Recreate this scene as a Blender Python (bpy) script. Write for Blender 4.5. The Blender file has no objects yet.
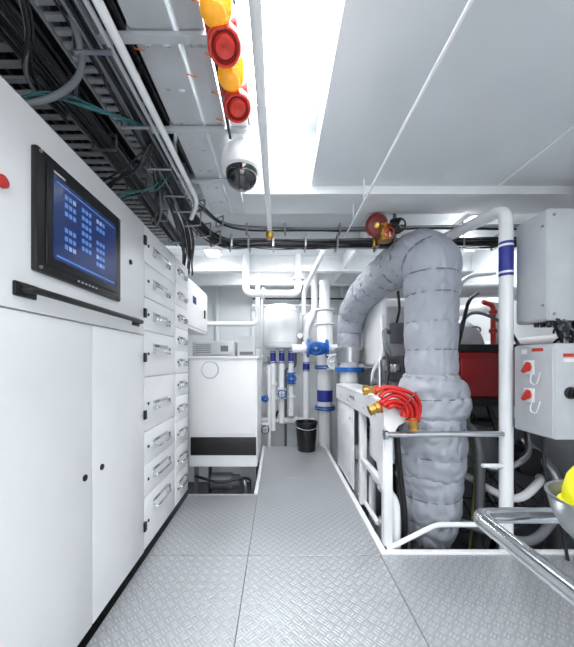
import bpy, bmesh, math, random
from mathutils import Vector, Matrix, noise
random.seed(7)
R=math.radians
SC=bpy.context.scene
COL=SC.collection
def s2l(c):
    return tuple(((x/255)/12.92 if x/255<=.04045 else ((x/255+.055)/1.055)**2.4) for x in c)+(1,)
def mat(name,col,rough=.4,metal=0,var=.04,vs=6,bump=0,bs=40,emit=0,coat=0,bd=.01):
    m=bpy.data.materials.new(name); m.use_nodes=True
    n=m.node_tree.nodes; l=m.node_tree.links; b=n['Principled BSDF']
    c=s2l(col)
    tc=n.new('ShaderNodeTexCoord'); nz=n.new('ShaderNodeTexNoise'); nz.inputs['Scale'].default_value=vs; nz.inputs['Detail'].default_value=4
    l.new(tc.outputs['Object'],nz.inputs['Vector'])
    r=n.new('ShaderNodeValToRGB'); r.color_ramp.elements[0].position=.3; r.color_ramp.elements[1].position=.7
    r.color_ramp.elements[0].color=tuple(x*(1-var*2) for x in c[:3])+(1,); r.color_ramp.elements[1].color=tuple(min(1,x*(1+var)) for x in c[:3])+(1,)
    l.new(nz.outputs['Fac'],r.inputs['Fac']); l.new(r.outputs['Color'],b.inputs['Base Color'])
    b.inputs['Roughness'].default_value=rough; b.inputs['Metallic'].default_value=metal; b.inputs['Coat Weight'].default_value=coat
    if bump:
        z=n.new('ShaderNodeTexNoise'); z.inputs['Scale'].default_value=bs; z.inputs['Detail'].default_value=3
        l.new(tc.outputs['Object'],z.inputs['Vector'])
        bp=n.new('ShaderNodeBump'); bp.inputs['Strength'].default_value=bump; bp.inputs['Distance'].default_value=bd
        l.new(z.outputs['Fac'],bp.inputs['Height']); l.new(bp.outputs['Normal'],b.inputs['Normal'])
    if emit:
        b.inputs['Emission Color'].default_value=c; b.inputs['Emission Strength'].default_value=emit
    return m
WH=mat('white_gloss_paint',(234,236,238),.25,var=.02)
WHC=mat('cabinet_white_paint',(232,233,234),.33,var=.01)
WALLM=mat('bulkhead_paint',(220,225,228),.3,var=.03,vs=2)
CEILM=mat('ceiling_panel_paint',(208,213,217),.15,var=.02,vs=2)
DKCEIL=mat('shade_dark_ceiling',(50,52,55),.8)  # charcoal colour stands in for the shade cables cast on this ceiling
GRYP=mat('grey_enclosure_paint',(192,195,199),.4)
GRYD=mat('grey_steel',(110,114,118),.4,.4)
GALV=mat('galvanised_plate',(190,194,197),.4,.3,var=.06)
GALD=mat('darker_galvanised_ladder',(182,186,190),.45,.2,var=.08)  # slightly darker, more varied galvanised tone for the cable ladders
BLK=mat('black_plastic',(18,18,20),.4)
CAB=mat('black_cable_sheath',(28,29,33),.45)
CABG=mat('grey_cable_sheath',(110,115,120),.5)
TEAL=mat('teal_cable_sheath',(55,110,115),.45)
ORG=mat('orange_tag',(235,120,40),.5)
RED=mat('red_gloss_plastic',(196,44,32),.35,coat=.2)
REDD=mat('dark_red_casting',(120,24,24),.4)
REDE=mat('red_engine_paint',(160,20,28),.25,coat=.6)
AMB=mat('amber_lens',(245,165,25),.2,emit=.25,coat=.5)
BLUE=mat('blue_marker_vinyl',(36,46,140),.4)
BLUV=mat('blue_valve_paint',(26,92,170),.35)
BRS=mat('brass',(196,158,84),.3,.9)
CHR=mat('polished_stainless',(215,217,220),.14,1,var=.01)
STL=mat('brushed_steel',(170,172,175),.3,.9)
ENG=mat('engine_dark_paint',(34,36,40),.45,bump=.3)
ENG2=mat('engine_grey_casting',(108,111,116),.45,.3,bump=.4,bs=25)
ALU=mat('crinkled_foil',(190,192,195),.3,.9,bump=1,bs=30)
JAC=mat('silver_grey_insulation_cloth',(168,172,182),.55,.08,var=.04,vs=6,bump=.35,bs=16,bd=.008)
STRP=mat('jacket_strap',(118,122,132),.6,.0)
SCR=mat('screen_dark_blue',(22,42,92),.2,emit=.45)
SCT=mat('screen_light_blue',(74,118,190),.4,emit=.5)
SCW=mat('screen_white',(130,155,200),.4,emit=.5)
YEL=mat('yellow_plastic',(226,222,30),.35)
GRN=mat('green_hose',(120,135,70),.5)
DOME=mat('smoked_dome',(22,24,26),.06,coat=1)
LIT=mat('light_panel_lens',(255,255,255),.4,emit=11)
LIT2=mat('lamp_lens',(250,253,255),.4,emit=7)
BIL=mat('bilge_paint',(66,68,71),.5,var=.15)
HOSE=mat('red_hose_fabric',(196,34,32),.55,bump=.4,bs=90)
PUMPG=mat('pump_grey_paint',(140,145,150),.4)

def tread():
    m=bpy.data.materials.new('aluminium_tread_plate'); m.use_nodes=True
    n=m.node_tree.nodes; l=m.node_tree.links; b=n['Principled BSDF']
    g=n.new('ShaderNodeNewGeometry'); mp=n.new('ShaderNodeMapping')
    mp.inputs['Rotation'].default_value=(0,0,R(45)); mp.inputs['Scale'].default_value=(22,22,22)
    l.new(g.outputs['Position'],mp.inputs['Vector']); sp=n.new('ShaderNodeSeparateXYZ'); l.new(mp.outputs['Vector'],sp.inputs[0])
    def M(op,a,b2=None,c=None):
        k=n.new('ShaderNodeMath'); k.operation=op
        for i,v in enumerate((a,b2,c)):
            if v is None: continue
            if isinstance(v,(int,float)): k.inputs[i].default_value=v
            else: l.new(v,k.inputs[i])
        return k.outputs[0]
    x,y=sp.outputs[0],sp.outputs[1]
    fx=M('FRACT',x); fy=M('FRACT',y)
    ck=M('FLOORED_MODULO',M('ADD',M('FLOOR',x),M('FLOOR',y)),2)
    s1=M('MULTIPLY',M('ABSOLUTE',M('SINE',M('MULTIPLY',fx,math.pi*3))),M('SINE',M('MULTIPLY',fy,math.pi)))
    s2=M('MULTIPLY',M('ABSOLUTE',M('SINE',M('MULTIPLY',fy,math.pi*3))),M('SINE',M('MULTIPLY',fx,math.pi)))
    h=M('ADD',M('MULTIPLY',s1,ck),M('MULTIPLY',s2,M('SUBTRACT',1,ck)))
    h=M('POWER',h,1.5)
    cr=n.new('ShaderNodeValToRGB'); cr.color_ramp.elements[0].color=s2l((172,176,180)); cr.color_ramp.elements[1].color=s2l((202,206,210))
    l.new(h,cr.inputs[0]); nz=n.new('ShaderNodeTexNoise'); nz.inputs['Scale'].default_value=3; nz.inputs['Detail'].default_value=5
    l.new(g.outputs['Position'],nz.inputs['Vector'])
    mx=n.new('ShaderNodeMix'); mx.data_type='RGBA'; mx.blend_type='MULTIPLY'; mx.inputs[0].default_value=.15
    l.new(cr.outputs[0],mx.inputs[6]); l.new(nz.outputs['Fac'],mx.inputs[7]); l.new(mx.outputs[2],b.inputs['Base Color'])
    bp=n.new('ShaderNodeBump'); bp.inputs['Strength'].default_value=.6; bp.inputs['Distance'].default_value=.003
    l.new(h,bp.inputs['Height']); l.new(bp.outputs['Normal'],b.inputs['Normal'])
    b.inputs['Metallic'].default_value=.45; b.inputs['Roughness'].default_value=.33
    return m
TRD=tread()

def frames(pts):
    T=[]
    for i in range(len(pts)):
        a=pts[max(0,i-1)]; b=pts[min(len(pts)-1,i+1)]; T.append((b-a).normalized())
    up=Vector((0,0,1)) if abs(T[0].z)<.9 else Vector((1,0,0))
    N=[(up-T[0]*up.dot(T[0])).normalized()]
    for i in range(1,len(pts)):
        v=N[-1]-T[i]*N[-1].dot(T[i]); N.append(v.normalized())
    return T,N
def fillet(P,rad,seg=6):
    P=[Vector(p) for p in P]
    if len(P)<3 or rad<=0: return P
    o=[P[0]]
    for i in range(1,len(P)-1):
        a=P[i-1]-P[i]; b=P[i+1]-P[i]; r=min(rad,a.length*.49,b.length*.49)
        s=P[i]+a.normalized()*r; e=P[i]+b.normalized()*r
        for k in range(seg+1):
            t=k/seg; o.append(s*(1-t)**2+P[i]*2*t*(1-t)+e*t*t)
    o.append(P[-1]); return o
def catmull(P,n=8):
    P=[Vector(p) for p in P]; Q=[P[0]*2-P[1]]+P+[P[-1]*2-P[-2]]; o=[]
    for i in range(1,len(Q)-2):
        a,b,c,d=Q[i-1:i+3]
        for k in range(n):
            t=k/n; o.append(.5*((2*b)+(c-a)*t+(2*a-5*b+4*c-d)*t*t+(3*b-a-3*c+d)*t**3))
    o.append(P[-1]); return o
BASE={}
class G:
    def __init__(s): s.v=[];s.f=[];s.m=[];s.mats=[]
    def mi(s,m):
        if m not in s.mats: s.mats.append(m)
        return s.mats.index(m)
    def add(s,vs,fs,m):
        k=len(s.v); i=s.mi(m); s.v+= [Vector(v) for v in vs]
        for f in fs: s.f.append(tuple(a+k for a in f)); s.m.append(i)
        return s
    def box(s,x0,x1,y0,y1,z0,z1,m,bev=0,M=None,seg=2):
        bm=bmesh.new(); bmesh.ops.create_cube(bm,size=1)
        for v in bm.verts: v.co=Vector(((x0+x1)/2+v.co.x*(x1-x0),(y0+y1)/2+v.co.y*(y1-y0),(z0+z1)/2+v.co.z*(z1-z0)))
        if bev: bmesh.ops.bevel(bm,geom=bm.edges[:],offset=bev,segments=seg,affect='EDGES',profile=.5)
        bm.verts.index_update()
        vs=[(M@v.co if M else v.co.copy()) for v in bm.verts]; fs=[tuple(v.index for v in f.verts) for f in bm.faces]
        bm.free(); return s.add(vs,fs,m)
    def prism(s,poly,axis,a,b,m):
        n=len(poly); vs=[]
        for t in (a,b):
            for (p,q) in poly:
                vs.append({'x':(t,p,q),'y':(p,t,q),'z':(p,q,t)}[axis])
        fs=[tuple(range(n)),tuple(range(n,2*n))]+[(i,(i+1)%n,(i+1)%n+n,i+n) for i in range(n)]
        return s.add(vs,fs,m)
    def tube(s,pts,r,m,n=12,caps=True,rf=None):
        pts=[Vector(p) for p in pts]; T,N=frames(pts); vs=[];fs=[]
        L=len(pts)
        for i,p in enumerate(pts):
            B=T[i].cross(N[i]); rr=r[i] if isinstance(r,(list,tuple)) else r
            for k in range(n):
                a=2*math.pi*k/n; q=rr if rf is None else rr*rf(i,a,p)
                vs.append(p+(N[i]*math.cos(a)+B*math.sin(a))*q)
        for i in range(L-1):
            for k in range(n):
                fs.append((i*n+k,i*n+(k+1)%n,(i+1)*n+(k+1)%n,(i+1)*n+k))
        if caps: fs+= [tuple(range(n)),tuple((L-1)*n+k for k in range(n))]
        return s.add(vs,fs,m)
    def cyl(s,a,b,r,m,r2=None,n=20):
        return s.tube([a,b],[r,r if r2 is None else r2],m,n)
    def lathe(s,prof,o,ax,m,n=28):
        o=Vector(o); ax=Vector(ax).normalized(); up=Vector((0,0,1)) if abs(ax.z)<.9 else Vector((1,0,0))
        u=(up-ax*up.dot(ax)).normalized(); w=ax.cross(u); vs=[];fs=[]
        for (r,h) in prof:
            r=max(r,.0004)
            for k in range(n):
                a=2*math.pi*k/n; vs.append(o+ax*h+(u*math.cos(a)+w*math.sin(a))*r)
        for i in range(len(prof)-1):
            for k in range(n): fs.append((i*n+k,i*n+(k+1)%n,(i+1)*n+(k+1)%n,(i+1)*n+k))
        fs+=[tuple(range(n)),tuple((len(prof)-1)*n+k for k in range(n))]
        return s.add(vs,fs,m)
    def ring(s,c,ax,R0,r,m,n=28):
        c=Vector(c); ax=Vector(ax).normalized(); up=Vector((0,0,1)) if abs(ax.z)<.9 else Vector((1,0,0))
        u=(up-ax*up.dot(ax)).normalized(); w=ax.cross(u); vs=[];fs=[]; q=8
        for k in range(n):
            a=2*math.pi*k/n; d=u*math.cos(a)+w*math.sin(a)
            for j in range(q):
                b=2*math.pi*j/q; vs.append(c+d*(R0+r*math.cos(b))+ax*(r*math.sin(b)))
        for k in range(n):
            for j in range(q): fs.append((k*q+j,k*q+(j+1)%q,((k+1)%n)*q+(j+1)%q,((k+1)%n)*q+j))
        return s.add(vs,fs,m)
    def make(s,name,parent=None,label=None,cat=None,kind=None,group=None,base=None,ang=38):
        if parent: b=BASE[parent]
        elif base: b=Vector(base)
        else:
            xs=[v.x for v in s.v]; ys=[v.y for v in s.v]; zs=[v.z for v in s.v]
            b=Vector(((min(xs)+max(xs))/2,(min(ys)+max(ys))/2,min(zs)))
        me=bpy.data.meshes.new(name); me.from_pydata([v-b for v in s.v],[],s.f)
        for m in s.mats: me.materials.append(m)
        me.polygons.foreach_set('material_index',s.m)
        bm=bmesh.new(); bm.from_mesh(me); bmesh.ops.recalc_face_normals(bm,faces=bm.faces[:]); bm.to_mesh(me); bm.free()
        me.polygons.foreach_set('use_smooth',[True]*len(me.polygons)); me.set_sharp_from_angle(angle=R(ang)); me.update()
        o=bpy.data.objects.new(name,me); COL.objects.link(o)
        if parent: o.parent=parent
        else: o.location=b
        BASE[o]=b
        if label: o['label']=label
        if cat: o['category']=cat
        if kind: o['kind']=kind
        if group: o['group']=group
        return o
def thing(name,label,cat,base,group=None):
    e=bpy.data.objects.new(name,None); e.empty_display_size=.05; COL.objects.link(e); e.location=base; BASE[e]=Vector(base)
    e['label']=label; e['category']=cat
    if group: e['group']=group
    return e
def dup(o,delta=(0,0,0),parent=None,rot=None,label=None):
    kids=list(o.children)
    c=o.copy(); COL.objects.link(c)
    if parent: c.parent=parent
    else:
        c.location=o.location+Vector(delta)
        if rot: c.rotation_euler=rot
    if label: c['label']=label
    for k in kids: dup(k,parent=c)
    return c
def S(g,name): return g.make(name,kind='structure')
def B(*a,**k): return G().box(*a,**k)

# ================= STRUCTURE =================
def tile(x0,x1,y0,y1):
    g=B(x0+.0015,x1-.0015,y0+.0015,y1-.0015,-.006,0,TRD,bev=.0012,seg=1)
    g.box(x0+.001,x1-.001,y0+.001,y1-.001,-.05,-.007,GRYD)
    return S(g,'floor')
tile(-.88,-.2,-1.55,2.05); tile(-.88,-.2,2.05,2.98); tile(-.2,.69,-1.55,.6); tile(-.2,.69,.6,2.05); tile(-.2,.7,2.05,3.42); tile(-.2,.7,3.42,4.7)
tile(.69,2.1,-1.55,2.06)
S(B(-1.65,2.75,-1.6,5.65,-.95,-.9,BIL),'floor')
S(B(-.2,.70,2.98,4.70,-.3,-.052,WH),'trim_1')
S(B(.70,.74,2.06,4.75,-.35,.012,WH,bev=.003),'trim_2')
S(B(.74,2.7,2.06,2.10,-.35,.012,WH,bev=.003),'trim_3')
S(B(-.88,-.2,2.98,2.995,-.35,.004,GRYP),'trim_4')
S(B(-.235,-.2,3.01,4.7,-.35,.012,WH,bev=.003),'trim_5')
S(B(-1.7,-1.65,-1.65,5.65,-.95,3.1,WALLM),'wall_left')
S(B(2.7,2.75,2.1,5.65,-.95,3.1,WALLM),'wall_right')
S(B(2.1,2.15,-1.65,2.06,-.95,3.1,WALLM),'wall_right')
S(B(-1.65,2.7,5.6,5.65,-.95,3.1,WALLM),'wall_back')
for i,x in enumerate((-1.1,-.45,.42,1.15,1.9)):
    S(B(x-.03,x+.03,5.52,5.6,-.95,2.78,WALLM,bev=.005),'trim_%d'%(20+i))
S(B(-1.65,2.7,5.54,5.6,1.30,1.36,WALLM,bev=.005),'trim_25')
S(B(-1.65,2.1,-1.65,-1.6,-.95,3.1,WALLM),'wall_front')
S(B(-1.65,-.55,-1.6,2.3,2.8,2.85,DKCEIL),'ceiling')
S(B(-.55,-.205,-1.6,2.3,2.62,2.85,CEILM),'ceiling')
rc=G()
rc.prism([(.244,2.62),(2.7,2.62),(2.7,3.1),(.29,3.1)],'y',-1.6,2.3,CEILM)
rc.box(.28,2.1,-.42,-.40,2.614,2.62,WH)
S(rc,'ceiling')
S(B(-.21,.29,-1.6,2.3,3.06,3.1,WALLM),'ceiling')
bmg=B(-1.65,2.7,2.3,2.68,2.6,3.1,WALLM,bev=.004)
bmg.box(-1.65,2.7,2.285,2.3,2.56,2.64,WH,bev=.003)
S(bmg,'trim_6')
S(B(-1.65,2.7,2.68,5.6,2.78,2.85,WALLM),'ceiling')
for i,y in enumerate((3.35,4.25,5.0)):
    S(B(-1.65,2.7,y,y+.05,2.58,2.78,WH,bev=.004).box(-1.65,2.7,y-.04,y+.09,2.56,2.58,WH,bev=.003),'trim_%d'%(7+i))
S(B(.9,.94,2.7,5.6,2.60,2.78,WH,bev=.004),'trim_10')
S(B(1.64,1.655,-1.6,2.28,2.612,2.62,WH),'trim_11')

t=thing('ceiling_light_panel','long frosted ceiling light panel set in a white recess','light',(.035,.4,3.06))
G().box(-.19,.22,-1.5,2.08,3.035,3.06,WH,bev=.004).make('light_frame',t)
G().box(-.18,.205,-1.48,2.06,3.028,3.036,LIT).make('light_lens',t)
def fluor(x0,x1,y0,y1,z,label):
    t=thing('fluorescent_light',label,'light',((x0+x1)/2,(y0+y1)/2,z))
    B(x0,x1,y0,y1,z-.04,z,WH,bev=.006).make('light_housing',t)
    B(x0+.015,x1-.015,y0+.02,y1-.02,z-.075,z-.038,LIT2,bev=.012).make('light_lens',t)
    return t
fluor(-.02,.55,3.5,3.68,2.78,'white strip light fixed under far ceiling frame')
fluor(-.6,.3,4.5,4.66,2.78,'white strip light fixed near end bulkhead')
fluor(1.9,2.1,3.0,4.2,2.78,'strip light fixed above engine')
fluor(2.35,2.5,3.5,3.9,2.78,'short strip light beside hull')
fluor(-.95,-.75,3.5,4.1,2.78,'strip light above white auxiliary unit')
fluor(.7,1.6,.1,.28,2.62,'unseen fill strip light added on ceiling panel behind viewpoint')  # added out of view to brighten the near end of the room
fluor(.5,1.7,-1.1,-.9,2.62,'unseen fill strip light added on ceiling panel near entrance')  # second added strip, unseen behind the camera, for fill
def area(loc,rot,sx,sy,p,c=(1,1,1)):
    L=bpy.data.lights.new('lamp','AREA'); L.shape='RECTANGLE'; L.size=sx; L.size_y=sy; L.energy=p; L.color=c
    o=bpy.data.objects.new('lamp',L); COL.objects.link(o); o.location=loc; o.rotation_euler=rot; return o
area((.015,.7,3.02),(0,0,0),.36,2.6,62)
area((.27,3.59,2.69),(0,0,0),.5,.12,14)
area((-.15,4.58,2.69),(0,0,0),.8,.12,14)
area((2.0,3.6,2.69),(0,0,0),.15,1.1,22)
area((-.85,3.8,2.69),(0,0,0),.15,.5,8)
area((1.1,-1.0,2.53),(0,0,0),1.1,.15,26)  # fill emitter under the added strip near the entrance
area((.3,-1.5,1.5),(R(90),0,0),1.6,1.4,21)  # unseen fill light added behind the camera, no fixture here

# ================= LEFT CABINETS =================
XF=-.88
def screw(g,x,y,z,ax=(1,0,0),r=.008,m=BLK): return g.cyl((x,y,z),Vector((x,y,z))+Vector(ax)*.006,r,m,n=12)
cb=thing('control_cabinet','tall white control cabinet with monitor door and double lower doors','cabinet',(-1.15,1.1,0))
B(-1.4,XF-.012,-.3,1.99,.05,2.21,WHC,bev=.004).make('cabinet_body',cb)
B(-1.38,XF-.05,-.28,1.97,0,.05,BLK).make('plinth',cb)
def door(name,y0,y1,z0,z1,par):
    return B(XF-.011,XF+.008,y0+.003,y1-.003,z0+.003,z1-.003,WHC,bev=.003).make(name,par)
d0=door('cabinet_door',-.3,.31,.06,1.475,cb); d1=door('cabinet_door',.31,.872,.06,1.475,cb)
d2=door('cabinet_door',.872,1.435,.06,1.475,cb); d3=door('cabinet_door',1.435,1.99,.06,1.475,cb)
d4=door('upper_door',-.3,.872,1.475,2.205,cb); d5=door('upper_door',.872,1.99,1.475,2.205,cb)
for d,y,z in ((d2,1.376,.777),(d3,1.508,.781),(d5,1.80,1.89)):
    G().lathe([(.015,0),(.015,.006),(.009,.010),(0,.010)],(XF+.007,y,z),(1,0,0),BLK,n=16).make('door_lock',d)
G().lathe([(.012,0),(.014,.008),(.020,.014),(.020,.024),(.014,.028),(0,.028)],(XF+.007,.945,1.86),(1,0,0),RED,n=20).make('stop_button',d5)
h=G()
h.tube(fillet([(XF+.007,1.03,1.545),(XF+.05,1.03,1.545),(XF+.05,1.87,1.545),(XF+.007,1.87,1.545)],.02),.013,BLK,n=10)
h.box(XF+.007,XF+.02,1.0,1.09,1.52,1.57,BLK,bev=.004); h.box(XF+.007,XF+.02,1.82,1.90,1.52,1.57,BLK,bev=.004)
h.make('door_handle',d5)
mo=G().box(XF+.006,XF+.03,1.075,1.65,1.625,2.07,BLK,bev=.006)
mo.box(XF+.03,XF+.036,1.115,1.615,1.66,2.035,BLK,bev=.003)
mon=mo.make('monitor',d5,label='black flush-mounted monitor frame')
B(XF+.036,XF+.038,1.145,1.585,1.69,2.005,SCR).make('screen',mon)
ic=G(); rs=random.Random(11)
for c in range(3):
    for r in range(7):
        y=1.205+c*.105; z=1.955-r*.033
        if (c+r*2)%7==6: continue
        for w in range(3):
            ic.box(XF+.038,XF+.0384,y+w*.024,y+w*.024+.018,z-.009,z+.009,SCT if rs.random()<.85 else SCW)
ic.box(XF+.038,XF+.0384,1.16,1.57,1.702,1.709,SCT); ic.box(XF+.038,XF+.0384,1.16,1.57,1.985,1.99,SCT)
ic.make('screen_graphics',mon)
for y in (1.09,1.635):
    for z in (1.64,2.055): screw(G(),XF+.03,y,z,r=.006,m=STL).make('bezel_screw',mon)
g=B(XF+.030,XF+.0365,1.28,1.44,1.637,1.647,BLK)
for i in range(6): g.box(XF+.0365,XF+.037,1.285+i*.025,1.298+i*.025,1.639,1.645,GRYP)
g.make('key_strip',mon)
B(XF+.036,XF+.0365,1.15,1.21,2.015,2.024,GRYP).make('bezel_badge',mon)
for z in (2.095,1.62,1.33,.955,.225):
    B(XF+.006,XF+.022,1.975,2.005,z-.03,z+.03,BLK,bev=.004).make('hinge',cb)
def drawers(y0,y1,rows,label,hz):
    c=thing('switchgear_cabinet',label,'cabinet',((-1.15),(y0+y1)/2,0),'switchgear columns')
    B(-1.4,XF-.012,y0+.001,y1-.001,.05,2.2,WHC,bev=.004).make('cabinet_body',c)
    B(-1.38,XF-.05,y0+.02,y1-.02,0,.05,BLK).make('plinth',c)
    w=y1-y0
    for (z0,z1),zh in zip(rows,hz):
        d=B(XF-.011,XF+.003,y0+.012,y1-.003,z0+.002,z1-.002,WHC,bev=.003).make('drawer_front',c)
        ya=y0+.16 if w>.5 else y0+.10; yb=ya+(.26 if w>.5 else .17)
        h=G().tube(fillet([(XF+.002,ya,zh),(XF+.036,ya,zh),(XF+.036,yb,zh),(XF+.002,yb,zh)],.012,3),.008,CHR,n=8)
        h.box(XF+.002,XF+.016,ya-.016,ya+.016,zh-.020,zh+.020,GRYP,bev=.003); h.box(XF+.002,XF+.016,yb-.016,yb+.016,zh-.020,zh+.020,GRYP,bev=.003)
        h.make('drawer_handle',d,label='compact polished drawer handle')
        p=G().box(XF+.002,XF+.007,ya-.01,yb+.01,zh+.024,zh+.050,GALV,bev=.002); p.box(XF+.007,XF+.0075,ya+.02,ya+.10,zh+.030,zh+.044,GRYD); p.make('label_strip',d)
        k=G(); screw(k,XF+.003,y0+.07,(z0+z1)/2,r=.010); k.make('drawer_lock',d)
        k=B(XF+.003,XF+.014,yb+.03,yb+.055,zh-.018,zh+.03,GRYD,bev=.003); k.make('drawer_latch',d)
    return c
Z=[2.205,1.96,1.73,1.51,1.2,.84,.62,.40,.06]
rows=[(Z[i+1],Z[i]) for i in range(8)]
drawers(1.99,2.6,rows,'white switchgear column with eight drawers, next to control cabinet',[2.06,1.83,1.60,1.38,.98,.71,.51,.29])
Z2=[2.205,2.0,1.80,1.60,1.40,1.20,1.0,.78,.55,.32,.06]
drawers(2.6,2.97,[(Z2[i+1],Z2[i]) for i in range(10)],'narrow white switchgear column with ten drawers at end of row',[2.09,1.88,1.68,1.48,1.28,1.08,.87,.65,.42,.2])
t=thing('wall_cabinet','white wall-mounted cabinet with small blue display','cabinet',(-1.2,3.5,1.66))
B(-1.65,-.95,3.05,4.05,1.66,2.2,WHC,bev=.006).make('cabinet_body',t)
d=B(-.95,-.935,3.08,4.03,1.69,2.17,WHC,bev=.004).make('cabinet_door',t)
B(-.935,-.932,3.35,3.48,1.95,2.03,SCR).make('display',d)
B(-.935,-.92,3.85,3.88,1.85,1.95,BLK).make('latch',d)

t=thing('auxiliary_unit','white sheet-metal auxiliary unit with black band, in the bilge recess','machine',(-.55,3.5,-.9))
B(-.92,-.215,3.15,3.92,.215,1.34,WHC,bev=.012).make('unit_body',t)
B(-.90,-.225,3.135,3.155,.34,.525,BLK,bev=.004).make('air_grille',t)
B(-.93,-.205,3.125,3.93,1.335,1.36,WHC,bev=.006).make('unit_lid',t)
d=B(-.89,-.235,3.138,3.152,.56,1.31,WHC,bev=.004).make('unit_panel',t)
G().ring((-.70,3.138,1.22),(0,1,0),.085,.006,GRYP).lathe([(.08,0),(.08,.004),(0,.005)],(-.70,3.140,1.22),(0,-1,0),WH).make('round_badge',d)
for x in (-.88,-.28):
    for y in (3.2,3.86): B(x,x+.04,y,y+.04,-.9,.22,GRYD).make('leg',t)
t=thing('power_supply_case','grey electronics case resting on auxiliary unit','electronics',(-.6,3.45,1.36))
B(-.90,-.46,3.2,3.7,1.36,1.52,GRYP,bev=.012).make('case_body',t)
B(-.89,-.47,3.19,3.2,1.375,1.505,GALV,bev=.004).make('case_front',t)
g=G()
for i in range(5): g.box(-.86,-.70,3.186,3.19,1.395+i*.02,1.402+i*.02,GRYD)
g.make('vent_slots',t)
B(-.60,-.52,3.184,3.19,1.41,1.47,GRYD).make('case_window',t)
t=thing('meter_box','grey sloping meter box resting on auxiliary unit','electronics',(-.33,3.35,1.36))
G().prism([(3.25,1.36),(3.45,1.36),(3.45,1.58),(3.32,1.58),(3.25,1.42)],'x',-.43,-.25,GRYP).make('case_body',t)
B(-.405,-.265,3.243,3.25,1.375,1.41,GRYD).make('meter_window',t)

def pipe(label,pts,r,m=WH,bend=.1,fl=(),mk=(),name='pipe',cat='pipe',group=None,mkm=None,n=16,clips=(),flm=None):
    base=pts[0]
    if not fl and not mk and not clips:
        return G().tube(fillet(pts,bend),r,m,n).make(name,label=label,cat=cat,base=base,group=group)
    t=thing(name,label,cat,base,group)
    G().tube(fillet(pts,bend),r,m,n).make('pipe_run',t)
    for (p,ax) in fl:
        p=Vector(p); a=Vector(ax).normalized()
        g=G().cyl(p-a*.014,p+a*.014,r*1.6,flm or m,n=20)
        u=Vector((0,0,1)) if abs(a.z)<.9 else Vector((1,0,0)); w=a.cross(u)
        for k in range(6):
            q=p+(u*math.cos(k*1.047)+w*math.sin(k*1.047))*r*1.32
            g.cyl(q-a*.024,q+a*.024,r*.14,STL,n=6)
        g.make('flange',t)
    for (a,b) in mk:
        a=Vector(a);b=Vector(b)
        g=G().cyl(a,b,r*1.03,mkm or BLUE,n=20)
        q=a.lerp(b,.08);q2=a.lerp(b,.14); g.cyl(q,q2,r*1.05,WH,n=20); q=a.lerp(b,.86);q2=a.lerp(b,.92); g.cyl(q,q2,r*1.05,WH,n=20)
        g.make('pipe_marker',t)
    for (a,b) in clips: G().cyl(a,b,.012,STL,n=8).make('pipe_clip',t)
    return t
def valve(label,p,ax,hx,r=.05,body=BLUV,wheel=BLUV,wr=.07,stem=.12,disc=False):
    p=Vector(p);a=Vector(ax).normalized();h=Vector(hx).normalized()
    t=thing('valve',label,'valve',p)
    g=G().lathe([(r*1.6,-r*1.8),(r*1.6,-r*1.5),(r*.9,-r*1.45),(r*1.15,-r*.6),(r*1.25,0),(r*1.15,r*.6),(r*.9,r*1.45),(r*1.6,r*1.5),(r*1.6,r*1.8)],p,a,body)
    g.cyl(p,p+h*(stem*.6),r*.7,body); g.make('valve_body',t)
    G().cyl(p+h*stem*.5,p+h*(stem+.02),r*.22,STL,n=10).make('stem',t)
    if disc:
        g=G().ring(p+h*stem,h,wr,wr*.16,wheel).lathe([(wr,-.004),(wr,.004),(wr*.35,.012),(wr*.35,-.01)],p+h*stem,h,wheel)
        g.lathe([(wr*.36,0),(wr*.36,.02),(wr*.2,.03),(0,.03)],p+h*stem,h,BRS,n=6)
    else:
        g=G().ring(p+h*stem,h,wr,wr*.13,wheel)
        u=a; w=h.cross(a).normalized()
        for d in (u,w): g.cyl(p+h*stem-d*wr,p+h*stem+d*wr,wr*.09,wheel,n=8)
    g.make('handwheel',t); return t

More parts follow.
